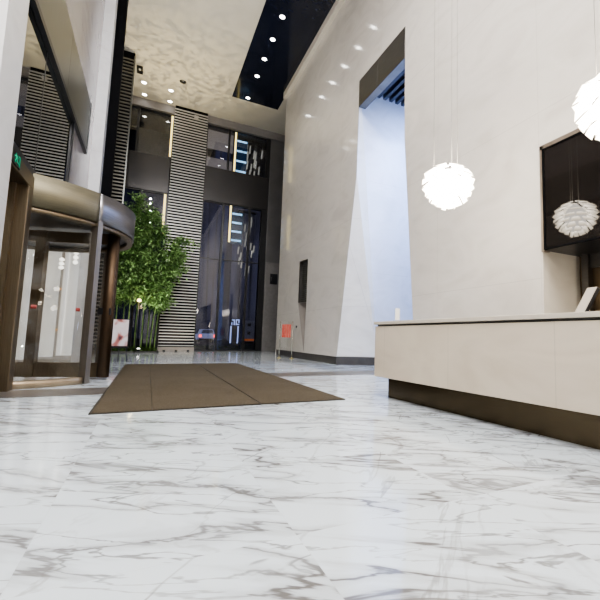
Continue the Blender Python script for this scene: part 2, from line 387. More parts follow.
# portal facets
LT, LB = Vector((5.35, 10.8, 8.86)), Vector((6.45, 11.3, 0))
mb = MB().poly([(XW, 11.95, 0), (XW, 11.9, .25), LB]).poly([(XW, 11.9, .25), (XW, 10.79, 5.84), LB]).poly([(XW, 10.79, 5.84), LT, LB]).poly([(XW, 10.79, 5.84), (XW, 10.73, 8.86), LT])
struct('wall_portal_jamb', mb, M['jamb'], 'bright slanted marble facet on the far side of the portal', 'wall facet')
d = (LT - LB); RB = Vector((8.6, 11.25, 0)); RT = RB + d; LT2 = LT + d * .05; RT2 = RT + d * .05
struct('wall_portal_back', MB().poly([LB, RB, RT2, LT2]), M['blue_wall'], 'blue lit marble facet deep inside the portal', 'wall facet')
struct('wall_portal_near', MB().poly([(XW, 7.55, 0), (XW, 8.15, 5.84), (XW + .5, 8.05, 5.84), (XW + .6, 7.3, 0)]).poly([(XW, 8.15, 5.84), (XW, 8.17, 9.3), (XW + .5, 8.05, 9.3), (XW + .5, 8.05, 5.84)])
       .poly([(XW + .6, 7.3, 0), (9, 7.0, 0), (9, 7.0, 9.3), (XW + .5, 8.05, 9.3)]), M['blue_wall'], 'near side of the portal recess', 'wall')
struct('wall_portal_end', MB().poly([(8.3, 7, 0), (8.3, 11.4, 0), (8.3, 11.4, 9.3), (8.3, 7, 9.3)]), M['blue_wall'], 'inner end wall of the portal recess', 'wall')
struct('ceiling_portal', MB().poly([(XW, 8, 9.25), (9, 7, 9.25), (9, 11.4, 9.25), (XW, 11.4, 9.25)]), simple('blue_lit_soffit', (.40, .46, .72), .5, 0, .05), 'blue soffit over the portal recess', 'ceiling')  # blue light on the soffit put into its colour
mb = MB().box(XW - .012, XW + .22, 8.17, 10.74, 8.0, 8.86)
h = thing('portal_header', 'dark metal header panel across the top of the wall portal', 'header panel', (XW, 9.45, 8.0))
obj('left_panel', MB().box(XW - .015, XW + .22, 9.61, 10.76, 8.0, 8.875), M['header'], h, bevel=.008)
obj('right_panel', MB().box(XW - .015, XW + .22, 8.17, 9.607, 8.0, 8.875), M['header'], h, bevel=.008)
for k, wd in enumerate(('nearest the cream wall edge', 'second from the cream wall edge', 'in the middle of the five', 'fourth from the cream wall edge', 'deepest inside the recess')):
    X = 5.86 + .225 * k
    o = obj('ceiling_beam', MB().box(X - .045, X + .055, 7.95, 10.55, 8.38, 8.74), M['beamblue'], loc=(X, 9.3, 8.4))
    tag(o, 'dark navy beam under the portal soffit, ' + wd, 'beam', 'dark beams inside the portal')
# skirting of the right wall
mb = MB().box(XW + .03, XW + .1, 15.05, 18.95, 0, .27).box(XW + .02, XW + .1, 11.9, 15.05, 0, .27)
mb.poly([(XW - .02, 11.90, 0), (LB.x - .03, LB.y - .05, 0), (LB.x - .05, LB.y - .06, .26), (XW - .02, 11.86, .26)])
mb.poly([(LB.x - .03, LB.y - .05, 0), (8.6, 11.17, 0), (8.6, 11.15, .26), (LB.x - .05, LB.y - .06, .26)])
struct('baseboard_right', mb, M['dark_base'], 'dark recessed skirting under the cream marble wall', 'skirting')

# reception niche and lintel
struct('wall_niche_return', MB().poly([(XW, 4.17, 0), (6.2, 4.17, 0), (6.2, 4.17, 3.95), (XW, 4.17, 3.95)]), wall_marble('warm_niche_marble', (.70, .64, .55), (.65, .585, .50), .25, (5, 5), 'XZ'), 'cream end face of the niche under the screen', 'wall')
struct('wall_niche_back', MB().box(6.2, 6.3, -5, 4.2, 0, 2.35), brushed('bronze_niche_back', (.17, .13, .085), .3, (1, 40, 1), 3), 'brushed bronze back wall of the niche behind the counter', 'wall')
struct('trim_4', MB().box(6.08, 6.2, 3.95, 4.06, 0, 2.3).box(6.14, 6.2, -5, 4.0, 2.05, 2.3), M['header'], 'dark bronze frame inside the niche', 'frame')
struct('trim_5', MB().box(XW + .12, 6.3, -5, 4.17, 2.27, 2.33), M['black'], 'dark underside over the niche', 'soffit')
struct('trim_6', MB().box(XW + .3, 6.3, -5, 4.17, 2.33, 3.95), M['dark_panel'], 'dark recess behind the wall screen', 'recess')

tv = thing('wall_screen', 'large black glossy wall screen above the niche', 'screen', (XW, 2.7, 2.25))
obj('housing', MB().box(XW - .02, XW + .2, 1.15, 4.115, 2.26, 3.87), M['black'], tv)
mb = MB().box(XW - .05, XW - .015, 4.085, 4.115, 2.26, 3.87).box(XW - .05, XW - .015, 1.15, 1.18, 2.26, 3.87).box(XW - .05, XW - .015, 1.18, 4.085, 2.26, 2.285).box(XW - .05, XW - .015, 1.18, 4.085, 3.845, 3.87)
obj('bezel', mb, M['black_matte'], tv)
obj('display', MB().box(XW - .035, XW - .02, 1.18, 4.085, 2.285, 3.845), M['screen'], tv)
struct('trim_7', MB().box(XW - .02, XW + .1, 4.12, 4.18, 2.24, 3.95).box(XW - .02, XW + .1, 1.0, 4.18, 3.88, 3.95), M['tvframe'], 'thin tan metal trim around the wall screen', 'trim')

# ------------------------------------------------------------------ back of the room and shell behind the camera
struct('wall_front', MB().poly([(-6, -5, 0), (9, -5, 0), (9, -5, ZC), (-6, -5, ZC)]), M['wall'], 'plain marble wall behind the viewpoint', 'wall')
struct('pillar_left', MB().box(-4, -1.51, 5.3, 5.95, 0, ZC), M['pier'], 'pale grey marble pillar at the left edge of the lobby', 'pillar')
struct('wall_left_near', MB().poly([(-4, -5, 0), (-4, 5.3, 0), (-4, 5.3, ZC), (-4, -5, ZC)]), M['wall'], 'left marble wall behind the viewpoint', 'wall')

# ------------------------------------------------------------------ left facade
mb = MB().poly([(XL, 10.6, 3.0), (XL, 13.3, 3.0), (XL, 13.3, ZC), (XL, 10.6, ZC)]).poly([(XL, 5.95, 5.5), (XL, 10.6, 5.5), (XL, 10.6, ZC), (XL, 5.95, ZC)])
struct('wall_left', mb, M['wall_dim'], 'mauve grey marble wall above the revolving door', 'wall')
w = tag(bpy.data.objects.new('window_1', None), 'mirror glass window above the revolving door reflecting pale slats', 'window', None, 'structure'); C.objects.link(w); w.location = (XL, 8.3, 3.3)
obj('pane', MB().box(XL - .02, XL, 5.95, 10.4, 3.3, 5.4), M['mirror_glass'], w)
obj('frame', MB().box(XL - .06, XL + .03, 10.4, 10.5, 3.2, 5.4).box(XL - .05, XL + .004, 7.9, 7.93, 3.3, 5.4).box(XL - .05, XL + .03, 5.95, 10.5, 3.2, 3.3), M['black'], w)
obj('backing', MB().box(XL - .12, XL - .08, 5.95, 10.5, 3.2, 5.5), M['black_matte'], w)
p = thing('metal_fascia', 'brushed steel fascia panel with black lower edge above the mirror glass', 'fascia panel', (XL, 9, 5.3))
obj('panel', MB().box(XL + .004, XL + .06, 6.0, 9.287, 5.42, 6.66), M['steel'], p, bevel=.006)
obj('panel', MB().box(XL + .004, XL + .06, 9.291, 12.05, 5.42, 6.66), M['steel'], p, bevel=.006)
obj('black_edge', MB().box(XL + .004, XL + .075, 5.96, 12.15, 5.33, 5.42), M['black'], p)
obj('end_cap', MB().box(XL + .004, XL + .075, 12.05, 12.17, 5.42, 6.66), M['black'], p)

struct('pillar_far_left', MB().box(-1.74, -1.46, 13.3, 13.75, 0, ZC).box(-2.4, -1.74, 13.32, 13.75, 4.2, ZC), M['pier'], 'narrow pale marble pier at the end of the mauve wall', 'pillar')
struct('trim_8', MB().box(-1.6, -1.22, 13.76, 14.0, 3.0, ZC).box(-1.44, -1.38, 13.76, 14.0, 0, 3.0), M['black_matte'], 'tall black metal edge beside the pale pier', 'trim')
def slats(x0, x1, yf, z0, z1, pitch, hgt, dep):
    m = MB(); k = 0; z = z0
    while z + hgt < z1:
        m.box(x0, x1, yf - dep, yf, z, z + hgt); z += pitch
    return m
q = thing('slat_reflection_panel', 'column reflection built as a tall narrow panel of slats beside the black edge on the left', 'slat reflection', (-1.5, 19.5, 0))  # slats added where dark glass mirrors the slatted column
obj('slats', slats(-2.1, -1.30, 19.5, .4, ZC - .25,   .152, .055, .05), simple('reflected_metal_slat', (.19, .18, .155), .35, .3, .06), q)  # dimness of the reflection put into the slat colour
obj('backing', MB().box(-2.1, -1.28, 19.5, 19.62, 0, ZC), M['black_matte'], q)
obj('edge_strip', MB().box(-1.30, -1.25, 19.38, 19.62, 0, ZC - .2), M['steel'], q)
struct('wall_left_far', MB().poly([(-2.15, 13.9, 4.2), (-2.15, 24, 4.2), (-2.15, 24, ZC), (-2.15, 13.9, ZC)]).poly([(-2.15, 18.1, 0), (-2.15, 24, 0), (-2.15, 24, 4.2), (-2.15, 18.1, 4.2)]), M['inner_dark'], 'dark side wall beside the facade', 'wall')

# ------------------------------------------------------------------ glass facade
Z1, Z2, Z3 = 8.18, 10.08, 12.52
struct('trim_9', MB().box(-2.2, 6.8, YF - .25, YF + .3, Z3, ZC), M['beam'], 'taupe beam between the ceiling and the upper windows', 'beam')
bd = thing('spandrel_band', 'dark reflective metal band between the lower and upper facade windows', 'spandrel', (2, YF, Z1))
for x0, x1 in ((-2.1, .44), (2.14, 5.66)):
    obj('band_panel', MB().box(x0, x1, YF - .14, YF + .15, Z1, Z2), M['dark_panel'], bd, bevel=.01)
obj('backing', MB().box(-2.1, .44, YF + .16, YF + .3, Z1, Z2).box(2.14, 5.66, YF + .16, YF + .3, Z1, Z2), M['black'], bd)
def window(n, label, x0, x1, z0, z1, mull, trans=(), mm=.05, extra=None):
    e = bpy.data.objects.new('window_%d' % n, None); C.objects.link(e); e.location = ((x0 + x1) / 2, YF, z0)
    tag(e, label, 'window', None, 'structure')
    xs = [x0] + list(mull) + [x1]
    for a, b in zip(xs[:-1], xs[1:]):
        obj('pane', MB().box(a + mm, b - mm, YF, YF + .02, z0 + .03, z1 - .03), M['facade_glass'], e)
    f = MB()
    for x in xs: f.box(x - mm, x + mm, YF - .10, YF + .06, z0, z1)
    f.box(x0, x1, YF - .06, YF + .06, z0, z0 + .06).box(x0, x1, YF - .06, YF + .06, z1 - .06, z1)
    for z in trans: f.box(x0, x1, YF - .05, YF + .05, z - .025, z + .025)
    obj('frame', f, M['black'], e); return e
window(2, 'tall ground floor glazing to the right of the slatted column', 2.14, 5.4, 0, Z1, (3.25, 4.68), (5.0,), .06)
window(3, 'dark ground floor glazing behind the bamboo', -2.1, .44, 0, Z1, (-.75,), (5.0,))
window(4, 'upper window left of the slatted column', -2.1, .44, Z2, Z3, (-1.15,))
window(5, 'upper window right of the slatted column', 2.14, 5.5, Z2, Z3, (3.35,))
struct('trim_10', MB().box(5.34, 5.68, YF - .12, YF + .2, 0, Z1).box(5.5, 5.68, YF - .12, YF + .2, Z1, Z3), M['black'], 'thick black post at the right end of the glazing', 'post')
struct('pillar_back_right', MB().box(5.68, 7.2, YF - .2, YF + .3, 5.1, ZC), simple('grey_metal_cladding', (.17, .165, .165), .3, .3, .12, 1.5), 'dark grey metal cladding right of the glazing', 'pillar')
struct('pillar_back_right_lower', MB().box(5.68, 7.2, YF - .22, YF + .3, 0, 5.1), simple('grey_stone_cladding', (.20, .19, .185), .4), 'grey stone pier at the right end of the glass facade', 'pillar')
fb = thing('hose_cabinet', 'small dark cabinet set in the grey pier by the facade', 'cabinet', (6.1, YF - .22, 3.9))
obj('door', MB().box(5.98, 6.4, YF - .25, YF - .22, 3.85, 4.45), M['black'], fb, bevel=.008)
obj('handle', MB().bar((6.05, YF - .27, 4.05), (6.05, YF - .27, 4.25), .012), M['header'], fb)
# slatted column
SC = thing('slatted_column', 'wide column of pale horizontal slats in front of the glass facade', 'column', (1.3, 22.95, 0))
obj('core', MB().box(.5, 2.1, 23.0, 23.2, 0, ZC), M['black_matte'], SC)
obj('slats', slats(.48, 2.12, 23.0, .25, ZC - .05, .152, .055, .05), M['slat'], SC)
obj('base', MB().box(.46, 2.14, 22.84, 23.2, 0, .20), simple('tan_stone_base', (.40, .36, .32), .4), SC, bevel=.01)
pq = obj('wall_plaque', MB().box(1.42, 1.62, 22.80, 22.85, 12.40, 12.58), M['plaque'], loc=(1.52, 22.83, 12.4), bevel=.01)
tag(pq, 'small grey plaque near the top of the slatted column', 'plaque')
for i, x in enumerate((.75, 1.3, 1.85)):
    o = thing('column_uplight', ('leftmost', 'middle', 'rightmost')[i] + ' small warm uplight at the foot of the slatted column', 'uplight', (x, 22.72, 0), 'uplights at the column foot')
    obj('body', MB().lathe(x, 22.72, [(0.0, 0), (.06, 0), (.06, .06), (.05, .065)], 14), M['black'], o)
    obj('lens', MB().lathe(x, 22.72, [(.05, .062), (0, .064)], 14), M['led'], o)
# LED strips
for x, z0, z1, lb in ((.32, Z1 - 2.2, Z1 - .08, 'lower left, above the bamboo'), (.40, Z2 + .1, Z3 - .1, 'upper left, beside the slatted column'),
                      (3.62, Z1 - 2.15, Z1 - .08, 'lower right, behind the tall glazing'), (3.68, Z2 + .05, Z3 - .1, 'upper right, beside the blue glowing bars')):
    yy = YF - .16 if x < 1 else YF - .12
    o = thing('light_strip', 'vertical warm light strip, ' + lb, 'light strip', (x, yy, z0), 'warm light strips on the facade')
    obj('channel', MB().box(x - .075, x + .075, yy, yy + .04, z0 - .03, z1 + .03), M['header'], o)
    obj('diffuser', MB().box(x - .04, x + .04, yy - .02, yy, z0, z1), M['led'], o)
# blue reflections in the glass, built as glowing bars with a backlight behind glazing
for z0, z1, lb in ((Z2 + .12, Z3 - .2, 'upper'), (Z1 - 2.1, Z1 - .25, 'lower')):
    o = thing('bar_reflection_rack', lb + ' blue reflection in the glass built as a rack of glowing bars', 'reflection', (4.0, YF + .5, z0))
    n = 4
    for k in range(n):
        z = z0 + .15 + (z1 - z0 - .3) * k / (n - 1)
        obj('reflection_bar', MB().box(3.80, 4.42 if lb == 'upper' else 4.35, YF + .42, YF + .46, z, z + .10), M['blue_reflection'], o)
    obj('glow_sheet', MB().box(3.76, 4.45, YF + .5, YF + .53, z0, z1), M['dimblue_reflection'], o)
# hanging rod chandeliers
def rods(label, x0, x1, z0, z1, n, ln):
    o = thing('rod_chandelier', label, 'chandelier', ((x0 + x1) / 2, YF + .7, z1), 'hanging rod chandeliers')
    obj('top_rail', MB().box(x0, x1, YF + .55, YF + .85, z1, z1 + .05), M['black'], o)
    for k in range(n):
        x = random.uniform(x0 + .05, x1 - .05); y = YF + random.uniform(.55, .85); z = z0 + ((k * 0.382) % 1) * (z1 - z0 - ln - .1)
        rd = obj('rod', MB().bar((x, y, z), (x + .03, y, z + ln), .045, 6), M['rod'], o)
        obj('wire', MB().bar((x + .03, y, z + ln), (x + .03, y, z1), .006, 4), M['wire'], rd)
rods('chandelier of short hanging rods behind the upper right window', 4.3, 5.4, Z2 + .1, Z3 - .1, 16, .5)
rods('chandelier of short hanging rods behind the tall lower glazing', 4.15, 5.2, 4.3, Z1 - .1, 18, .42)
# rooms behind the upper windows
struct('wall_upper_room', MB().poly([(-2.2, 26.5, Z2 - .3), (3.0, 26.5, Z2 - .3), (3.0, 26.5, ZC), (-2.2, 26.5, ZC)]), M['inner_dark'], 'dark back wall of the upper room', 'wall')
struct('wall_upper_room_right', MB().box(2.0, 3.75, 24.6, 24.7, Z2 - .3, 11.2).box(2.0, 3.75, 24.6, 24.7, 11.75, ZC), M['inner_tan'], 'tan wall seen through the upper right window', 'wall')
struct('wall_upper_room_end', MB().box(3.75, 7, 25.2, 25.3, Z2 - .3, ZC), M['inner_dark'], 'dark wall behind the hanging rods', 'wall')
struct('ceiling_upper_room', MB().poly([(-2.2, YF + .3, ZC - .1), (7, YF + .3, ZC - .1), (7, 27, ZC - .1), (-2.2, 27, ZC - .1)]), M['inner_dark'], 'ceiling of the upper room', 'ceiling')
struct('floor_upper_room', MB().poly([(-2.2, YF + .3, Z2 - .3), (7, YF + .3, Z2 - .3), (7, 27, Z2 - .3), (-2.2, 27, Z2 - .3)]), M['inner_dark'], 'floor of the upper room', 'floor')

# ------------------------------------------------------------------ street outside
struct('ground_outside', MB().poly([(-60, 24, -.02), (90, 24, -.02), (90, 140, -.02), (-60, 140, -.02)]), M['asphalt'], 'dark street outside the glass facade', 'street')
def tower(x0, x1, y, z1, m, label, slant=0):
    o = thing('office_tower', label, 'building', ((x0 + x1) / 2, y, 0), 'towers across the street')
    mb = MB(); i = 0
    mb.v = [Vector(p) for p in ((x0, y, 0), (x1, y, 0), (x1, y + 8, 0), (x0, y + 8, 0), (x0 + slant, y, z1), (x1 + slant, y, z1), (x1 + slant, y + 8, z1), (x0 + slant, y + 8, z1))]
    mb.f = [[0, 1, 5, 4], [1, 2, 6, 5], [2, 3, 7, 6], [3, 0, 4, 7], [4, 5, 6, 7]]
    obj('facade', mb, m, o)
    f = MB(); n = max(2, int((x1 - x0) / 2.2))
    for k in range(n + 1):
        x = x0 + (x1 - x0) * k / n; f.poly([(x - .12, y - .08, 0), (x + .12, y - .08, 0), (x + .12 + slant, y - .08, z1), (x - .12 + slant, y - .08, z1)])
    obj('fins', f, M['tower_c'], o)
    obj('entrance', MB().box((x0 + x1) / 2 - 1.2, (x0 + x1) / 2 + 1.2, y - .12, y, 0, 3), M['tower_b'], o)
tower(-14, 3.2, 80, 40, M['tower_c'], 'dark building farthest left across the street')
tower(3.2, 7.2, 62, 30, M['tower_a'], 'grey tower leaning over the parked car', -.8)
tower(7.0, 10.6, 70, 40, M['tower_b'], 'blue grey tower behind the lit pylon')
tower(10.8, 13.6, 58, 40, M['tower_a'], 'grey tower right of the lit pylon')
tower(13.4, 30, 66, 40, M['tower_c'], 'dark building farthest right across the street')
struct('backdrop_night', MB().poly([(-70, 110, -1), (100, 110, -1), (100, 110, 80), (-70, 110, 80)]), M['tower_c'], 'dark night skyline', 'sky')
# car
cx, cy = 5.55, 46
car = thing('parked_car', 'silver blue car with red tail lights parked outside the glass', 'car', (cx, cy, 0))
prof = [(-.85, .32), (.85, .32), (.88, .75), (.80, .95), (-.80, .95), (-.88, .75)]
mb = MB().prism_y(prof, cy, cy + 4.2); mb.prism_y([(-.72, .95), (.72, .95), (.55, 1.45), (-.55, 1.45)], cy + .2, cy + 2.9)
mb.v = [Vector((p.x + cx, p.y, p.z)) for p in mb.v]; obj('body', mb, M['car_paint'], car, bevel=.04)
mb = MB().poly([(cx - .60, cy + .19, 1.0), (cx + .60, cy + .19, 1.0), (cx + .48, cy + .19, 1.38), (cx - .48, cy + .19, 1.38)]); obj('rear_window', mb, M['car_glass'], car)
for sx in (-1, 1):
    obj('tail_light', MB().box(cx + sx * .72 - .13, cx + sx * .72 + .13, cy - .03, cy + .02, .62, .88), M['tail'], car)
    for yy in (cy + .7, cy + 3.3): obj('wheel', MB().bar((cx + sx * .86, yy, .31), (cx + sx * .66, yy, .31), .31, 16), M['tyre'], car)
obj('bumper', MB().box(cx - .84, cx + .84, cy - .06, cy + .02, .30, .48), M['tyre'], car)
# pylon sign
py = thing('pylon_sign', 'lit blue white pylon sign standing on the street outside', 'sign', (8.5, 47, 0))
obj('leg', MB().box(8.0, 8.12, 47, 47.2, 0, 1.9), M['pylon_light'], py); obj('leg', MB().box(8.75, 8.87, 47, 47.2, 0, 1.9), M['pylon_light'], py)
obj('panel', MB().box(8.12, 8.75, 47.05, 47.15, .1, 1.9), M['pylon'], py)
obj('head', MB().box(7.95, 8.95, 46.95, 47.2, 1.9, 2.75), M['pylon'], py)
g = MB()
for a in ((8.05, 8.15, 2.0, 2.3), (8.1, 8.42, 2.5, 2.62), (8.3, 8.42, 2.0, 2.62), (8.52, 8.62, 2.0, 2.65), (8.52, 8.9, 2.53, 2.65), (8.8, 8.9, 2.25, 2.65), (8.58, 8.9, 2.05, 2.15)): g.box(a[0], a[1], 46.9, 46.95, a[2], a[3])
obj('lit_marks', g, M['pylon_light'], py)
ub = thing('utility_cabinet', 'grey street cabinet with two dark square panels outside', 'cabinet', (10.2, 48, 0))
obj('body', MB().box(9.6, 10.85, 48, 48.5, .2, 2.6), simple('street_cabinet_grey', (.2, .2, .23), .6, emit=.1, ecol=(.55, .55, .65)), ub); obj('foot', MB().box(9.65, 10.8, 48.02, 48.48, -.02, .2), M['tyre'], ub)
for z in (1.0, 1.95): obj('square_panel', MB().box(10.05, 10.4, 47.97, 48, z, z + .32), M['tyre'], ub)
br = thing('orange_streak_rail', 'orange light drawn as a low glowing barrier on the street outside', 'streak', (10.6, 46, 0))
obj('rail', MB().box(9.2, 11.9, 46, 46.08, .28, .52), M['orange'], br)  # glowing rail built for an orange streak of light
for x in (9.4, 10.6, 11.7): obj('leg', MB().box(x - .04, x + .04, 46, 46.1, -.02, .3), M['tyre'], br)

def leafcloud(mb, pos, n, spread, ln, wd, droop=.4):
    for _ in range(n):
        p = Vector(pos) + Vector((random.gauss(0, spread[0]), random.gauss(0, spread[1]), random.gauss(0, spread[2])))
        a = random.uniform(0, 2 * PI); el = random.uniform(-1.0, .5) - droop * .3; l = ln * random.uniform(.7, 1.3)
        d = Vector((math.cos(a) * math.cos(el), math.sin(a) * math.cos(el), math.sin(el))); s_ = d.cross(Vector((random.uniform(-.5, .5), random.uniform(-.5, .5), 1))).normalized() * wd * random.uniform(.7, 1.2)
        mb.poly([p, p + d * l * .4 + s_, p + d * l, p + d * l * .4 - s_])
hb = MB()
for x in [2.2 + .1 * k for k in range(33)]:
    leafcloud(hb, (x, 25.0, .18), 22, (.07, .15, .09), .10, .025)
o = obj('outdoor_hedge', hb, M['hedge'], loc=(3.8, 25, 0), normals=False); tag(o, 'low dark hedge running along the outside of the tall glazing', 'hedge')

# ------------------------------------------------------------------ bamboo bed
bed = thing('planting_bed', 'low planting bed of dark soil with a dark edge under the bamboo', 'planting bed', (-.4, 21.6, 0))
obj('soil', MB().box(-2.0, .42, 20.75, 22.6, 0, .05), M['soil_dark'], bed)
obj('edging', MB().box(-2.05, .46, 20.68, 20.75, 0, .07).box(.42, .48, 20.68, 22.6, 0, .07), simple('dark_edging', (.07, .07, .065), .5), bed)
g = MB()
for k in range(42): leafcloud(g, (random.uniform(-1.65, .28), random.uniform(20.9, 21.9), .13), 30, (.1, .08, .06), .16, .03)
o = obj('ground_cover', g, M['hedge'], loc=(-.8, 21.3, 0), normals=False); tag(o, 'low dark green ground cover at the foot of the bamboo', 'ground cover', None, 'stuff')
plants = [(-1.48, 21.5, 5.8, .0), (-1.28, 21.2, 6.3, .0), (-1.02, 21.6, 6.7, .0), (-.80, 21.2, 7.1, .05), (-.52, 21.8, 6.8, .1), (-.24, 21.25, 6.4, .05), (-.02, 21.7, 5.9, .25), (.12, 21.1, 6.1, .85), (.30, 21.5, 5.4, .6)]
ordn = ['leftmost', 'second from the left', 'third from the left', 'fourth from the left, reaching highest', 'middle', 'fourth from the right', 'third from the right', 'second from the right, arching over the slats', 'rightmost']
for i, (x, y, hh, lean) in enumerate(plants):
    o = thing('bamboo_plant', 'tall leafy green bamboo in the planting bed, ' + ordn[i], 'bamboo', (x, y, .05), 'bamboos in the planting bed')
    pts = []; 
    for k in range(9):
        t = k / 8; pts.append(Vector((x + lean * t * t * (1.2 if lean > .5 else 1), y + .15 * math.sin(i) * t, .05 + (hh - .05) * (t - (.10 * t * t * t if lean > .5 else 0)))))
    st = MB().path(pts, .032, 6, .4)
    for k in range(1, 8): st.bar(pts[k] - Vector((0, 0, .012)), pts[k] + Vector((0, 0, .012)), .04, 6)
    obj('stem', st, M['stem'], o)
    tw = MB(); lf = MB()
    for k in range(92):
        t = .36 + .64 * random.random() ** 1.25; j = min(7, int(t * 8)); q = pts[j].lerp(pts[j + 1], t * 8 - j)
        w = (.58 if t < .82 else .58 * (1.2 - t) / .38) * random.uniform(.4, 1); a = random.uniform(0, 2 * PI)
        e = q + Vector((math.cos(a) * w, math.sin(a) * w * .8, random.uniform(-.1, .35)))
        tw.bar(q, e, .007, 3, .003)
        for s_ in (.45, .75, 1.0):
            leafcloud(lf, q.lerp(e, s_), 7, (.10, .10, .09), .22, .038)
    if lean > .5:
        for k in range(26 if lean > 1 else 12):
            q = pts[random.choice((5, 6, 7, 8))]; e = q + Vector((random.uniform(.1, .75), random.uniform(-.3, .3), random.uniform(-.5, .2)))
            tw.bar(q, e, .007, 3, .003)
            for s_ in (.5, .8, 1.0): leafcloud(lf, q.lerp(e, s_), 7, (.09, .09, .07), .21, .036)
    obj('twigs', tw, M['stem'], o)
    obj('foliage', lf, M['leaf'], o, normals=False)
# garden lamp and ground light
gl = thing('garden_lamp', 'slim garden lamp with a warm glowing head among the bamboo', 'lamp', (-.43, 20.62, 0))
obj('pole', MB().bar((-.43, 20.62, 0), (-.43, 20.62, 2.24), .016, 8), M['header'], gl)
obj('base', MB().lathe(-.43, 20.62, [(0, 0), (.09, 0), (.09, .03), (.02, .05)], 14), M['header'], gl)
obj('lamp_head', MB().lathe(-.43, 20.62, [(.02, 2.24), (.07, 2.26), (.085, 2.32), (.05, 2.37), (0, 2.38)], 14), M['pot_lamp'], gl)
gu = thing('ground_uplight', 'small white uplight in the planting bed among the bamboo stems', 'uplight', (-.32, 20.86, .05))
obj('body', MB().lathe(-.32, 20.86, [(0, .05), (.06, .05), (.06, .16), (.05, .165)], 14), M['black'], gu)
obj('lens', MB().lathe(-.32, 20.86, [(.06, .165), (.05, .20), (0, .21)], 14), M['lamp_white'], gu)

# ------------------------------------------------------------------ easel poster
ez = thing('poster_easel', 'blurred pink and white poster board on a black easel by the bamboo', 'easel', (-.72, 14.5, 0))
obj('board', MB().box(-.98, -.53, 14.48, 14.50, .46, 1.26), M['poster'], ez)
obj('board_edge', MB().box(-1.0, -.51, 14.50, 14.52, .44, 1.28), M['black'], ez)
obj('ledge', MB().box(-1.02, -.49, 14.42, 14.54, .40, .44), M['black'], ez)
obj('leg', MB().bar((-1.0, 14.50, .42), (-1.03, 14.36, 0), .018), M['black'], ez); obj('leg', MB().bar((-.54, 14.50, .42), (-.51, 14.36, 0), .018), M['black'], ez)
obj('leg', MB().bar((-.76, 14.56, 1.1), (-.76, 14.95, 0), .015), M['black'], ez)
obj('crossbar', MB().bar((-1.01, 14.46, .24), (-.52, 14.46, .24), .012), M['black'], ez)

# ------------------------------------------------------------------ acrylic floor sign
fs = thing('acrylic_floor_sign', 'clear floor sign with a red printed block on two slim posts', 'sign', (4.8, 15.6, 0))
P0, P1 = Vector((4.58, 15.85, 0)), Vector((4.94, 15.38, 0))
for p_ in (P0, P1):
    ps = obj('post', MB().bar(p_, p_ + Vector((0, 0, 1.46)), .016, 10), M['chrome'], fs)
    obj('foot', MB().lathe(p_.x, p_.y, [(0, 0), (.09, 0), (.09, .02), (.03, .035), (.02, .06)], 16), simple('brass_foot', (.4, .34, .16), .3, .9), ps)
dd = (P1 - P0).normalized(); nn = Vector((dd.y, -dd.x, 0))
if nn.y > 0: nn = -nn
def slab(a, b, z0, z1, t, off=0):
    a, b = a + nn * off, b + nn * off; m = MB()
    for s_ in (0, 1):
        m.v += [q + nn * t * s_ for q in (a + Vector((0, 0, z0)), b + Vector((0, 0, z0)), b + Vector((0, 0, z1)), a + Vector((0, 0, z1)))]
    m.f = [[0, 1, 2, 3], [4, 5, 6, 7], [0, 1, 5, 4], [1, 2, 6, 5], [2, 3, 7, 6], [3, 0, 4, 7]]; return m
obj('sheet', slab(P0, P1, .42, 1.45, .008), M['clear'], fs)
A0, A1 = P0.lerp(P1, .17), P0.lerp(P1, .88)
for k in range(4):
    obj('red_print', slab(A0.lerp(A1, k / 4 + .012), A0.lerp(A1, (k + 1) / 4 - .012), .82, 1.33, .002, .009), M['sign_red'], fs)
o = obj('wall_button', MB().bar((XW, 15.98, 1.26), (XW - .03, 15.98, 1.26), .05, 14), M['black'], loc=(XW, 15.98, 1.26)); tag(o, 'small round black button on the cream wall under the vent', 'button')

# ------------------------------------------------------------------ entrance mats
for (x0, x1, b0, b1, lb) in ((-.486, .098, .025, .002, 'narrow brown carpet mat closest to the revolving door'), (.099, 1.288, .002, .008, 'wide brown carpet mat in the middle of the three'), (1.292, 2.45, .010, .014, 'rightmost brown carpet mat, closest to the counter')):
    o = thing('entrance_mat', lb, 'mat', ((x0 + x1) / 2, 9, 0), 'brown carpet mats')
    obj('pile', MB().box(x0 + b0, x1 - b1, 5.18, 12.91, 0, .016), M['mat'], o)
    e = MB().box(x0, x0 + b0, 5.165, 12.925, 0, .012).box(x1 - b1, x1, 5.165, 12.925, 0, .012).box(x0, x1, 5.165, 5.18, 0, .012).box(x0, x1, 12.91, 12.925, 0, .012)
    obj('border', e, simple('dark_rubber_edge', (.03, .025, .018), .7), o)
struct('trim_11', MB().box(-3.9, -.49, 6.80, 7.6, .0, .006), M['band'], 'grey brown stone band in the floor left of the mat', 'floor band')
struct('trim_12', MB().box(2.46, 5.9, 8.57, 9.5, .0, .006), M['band'], 'grey brown stone band in the floor right of the mat', 'floor band')

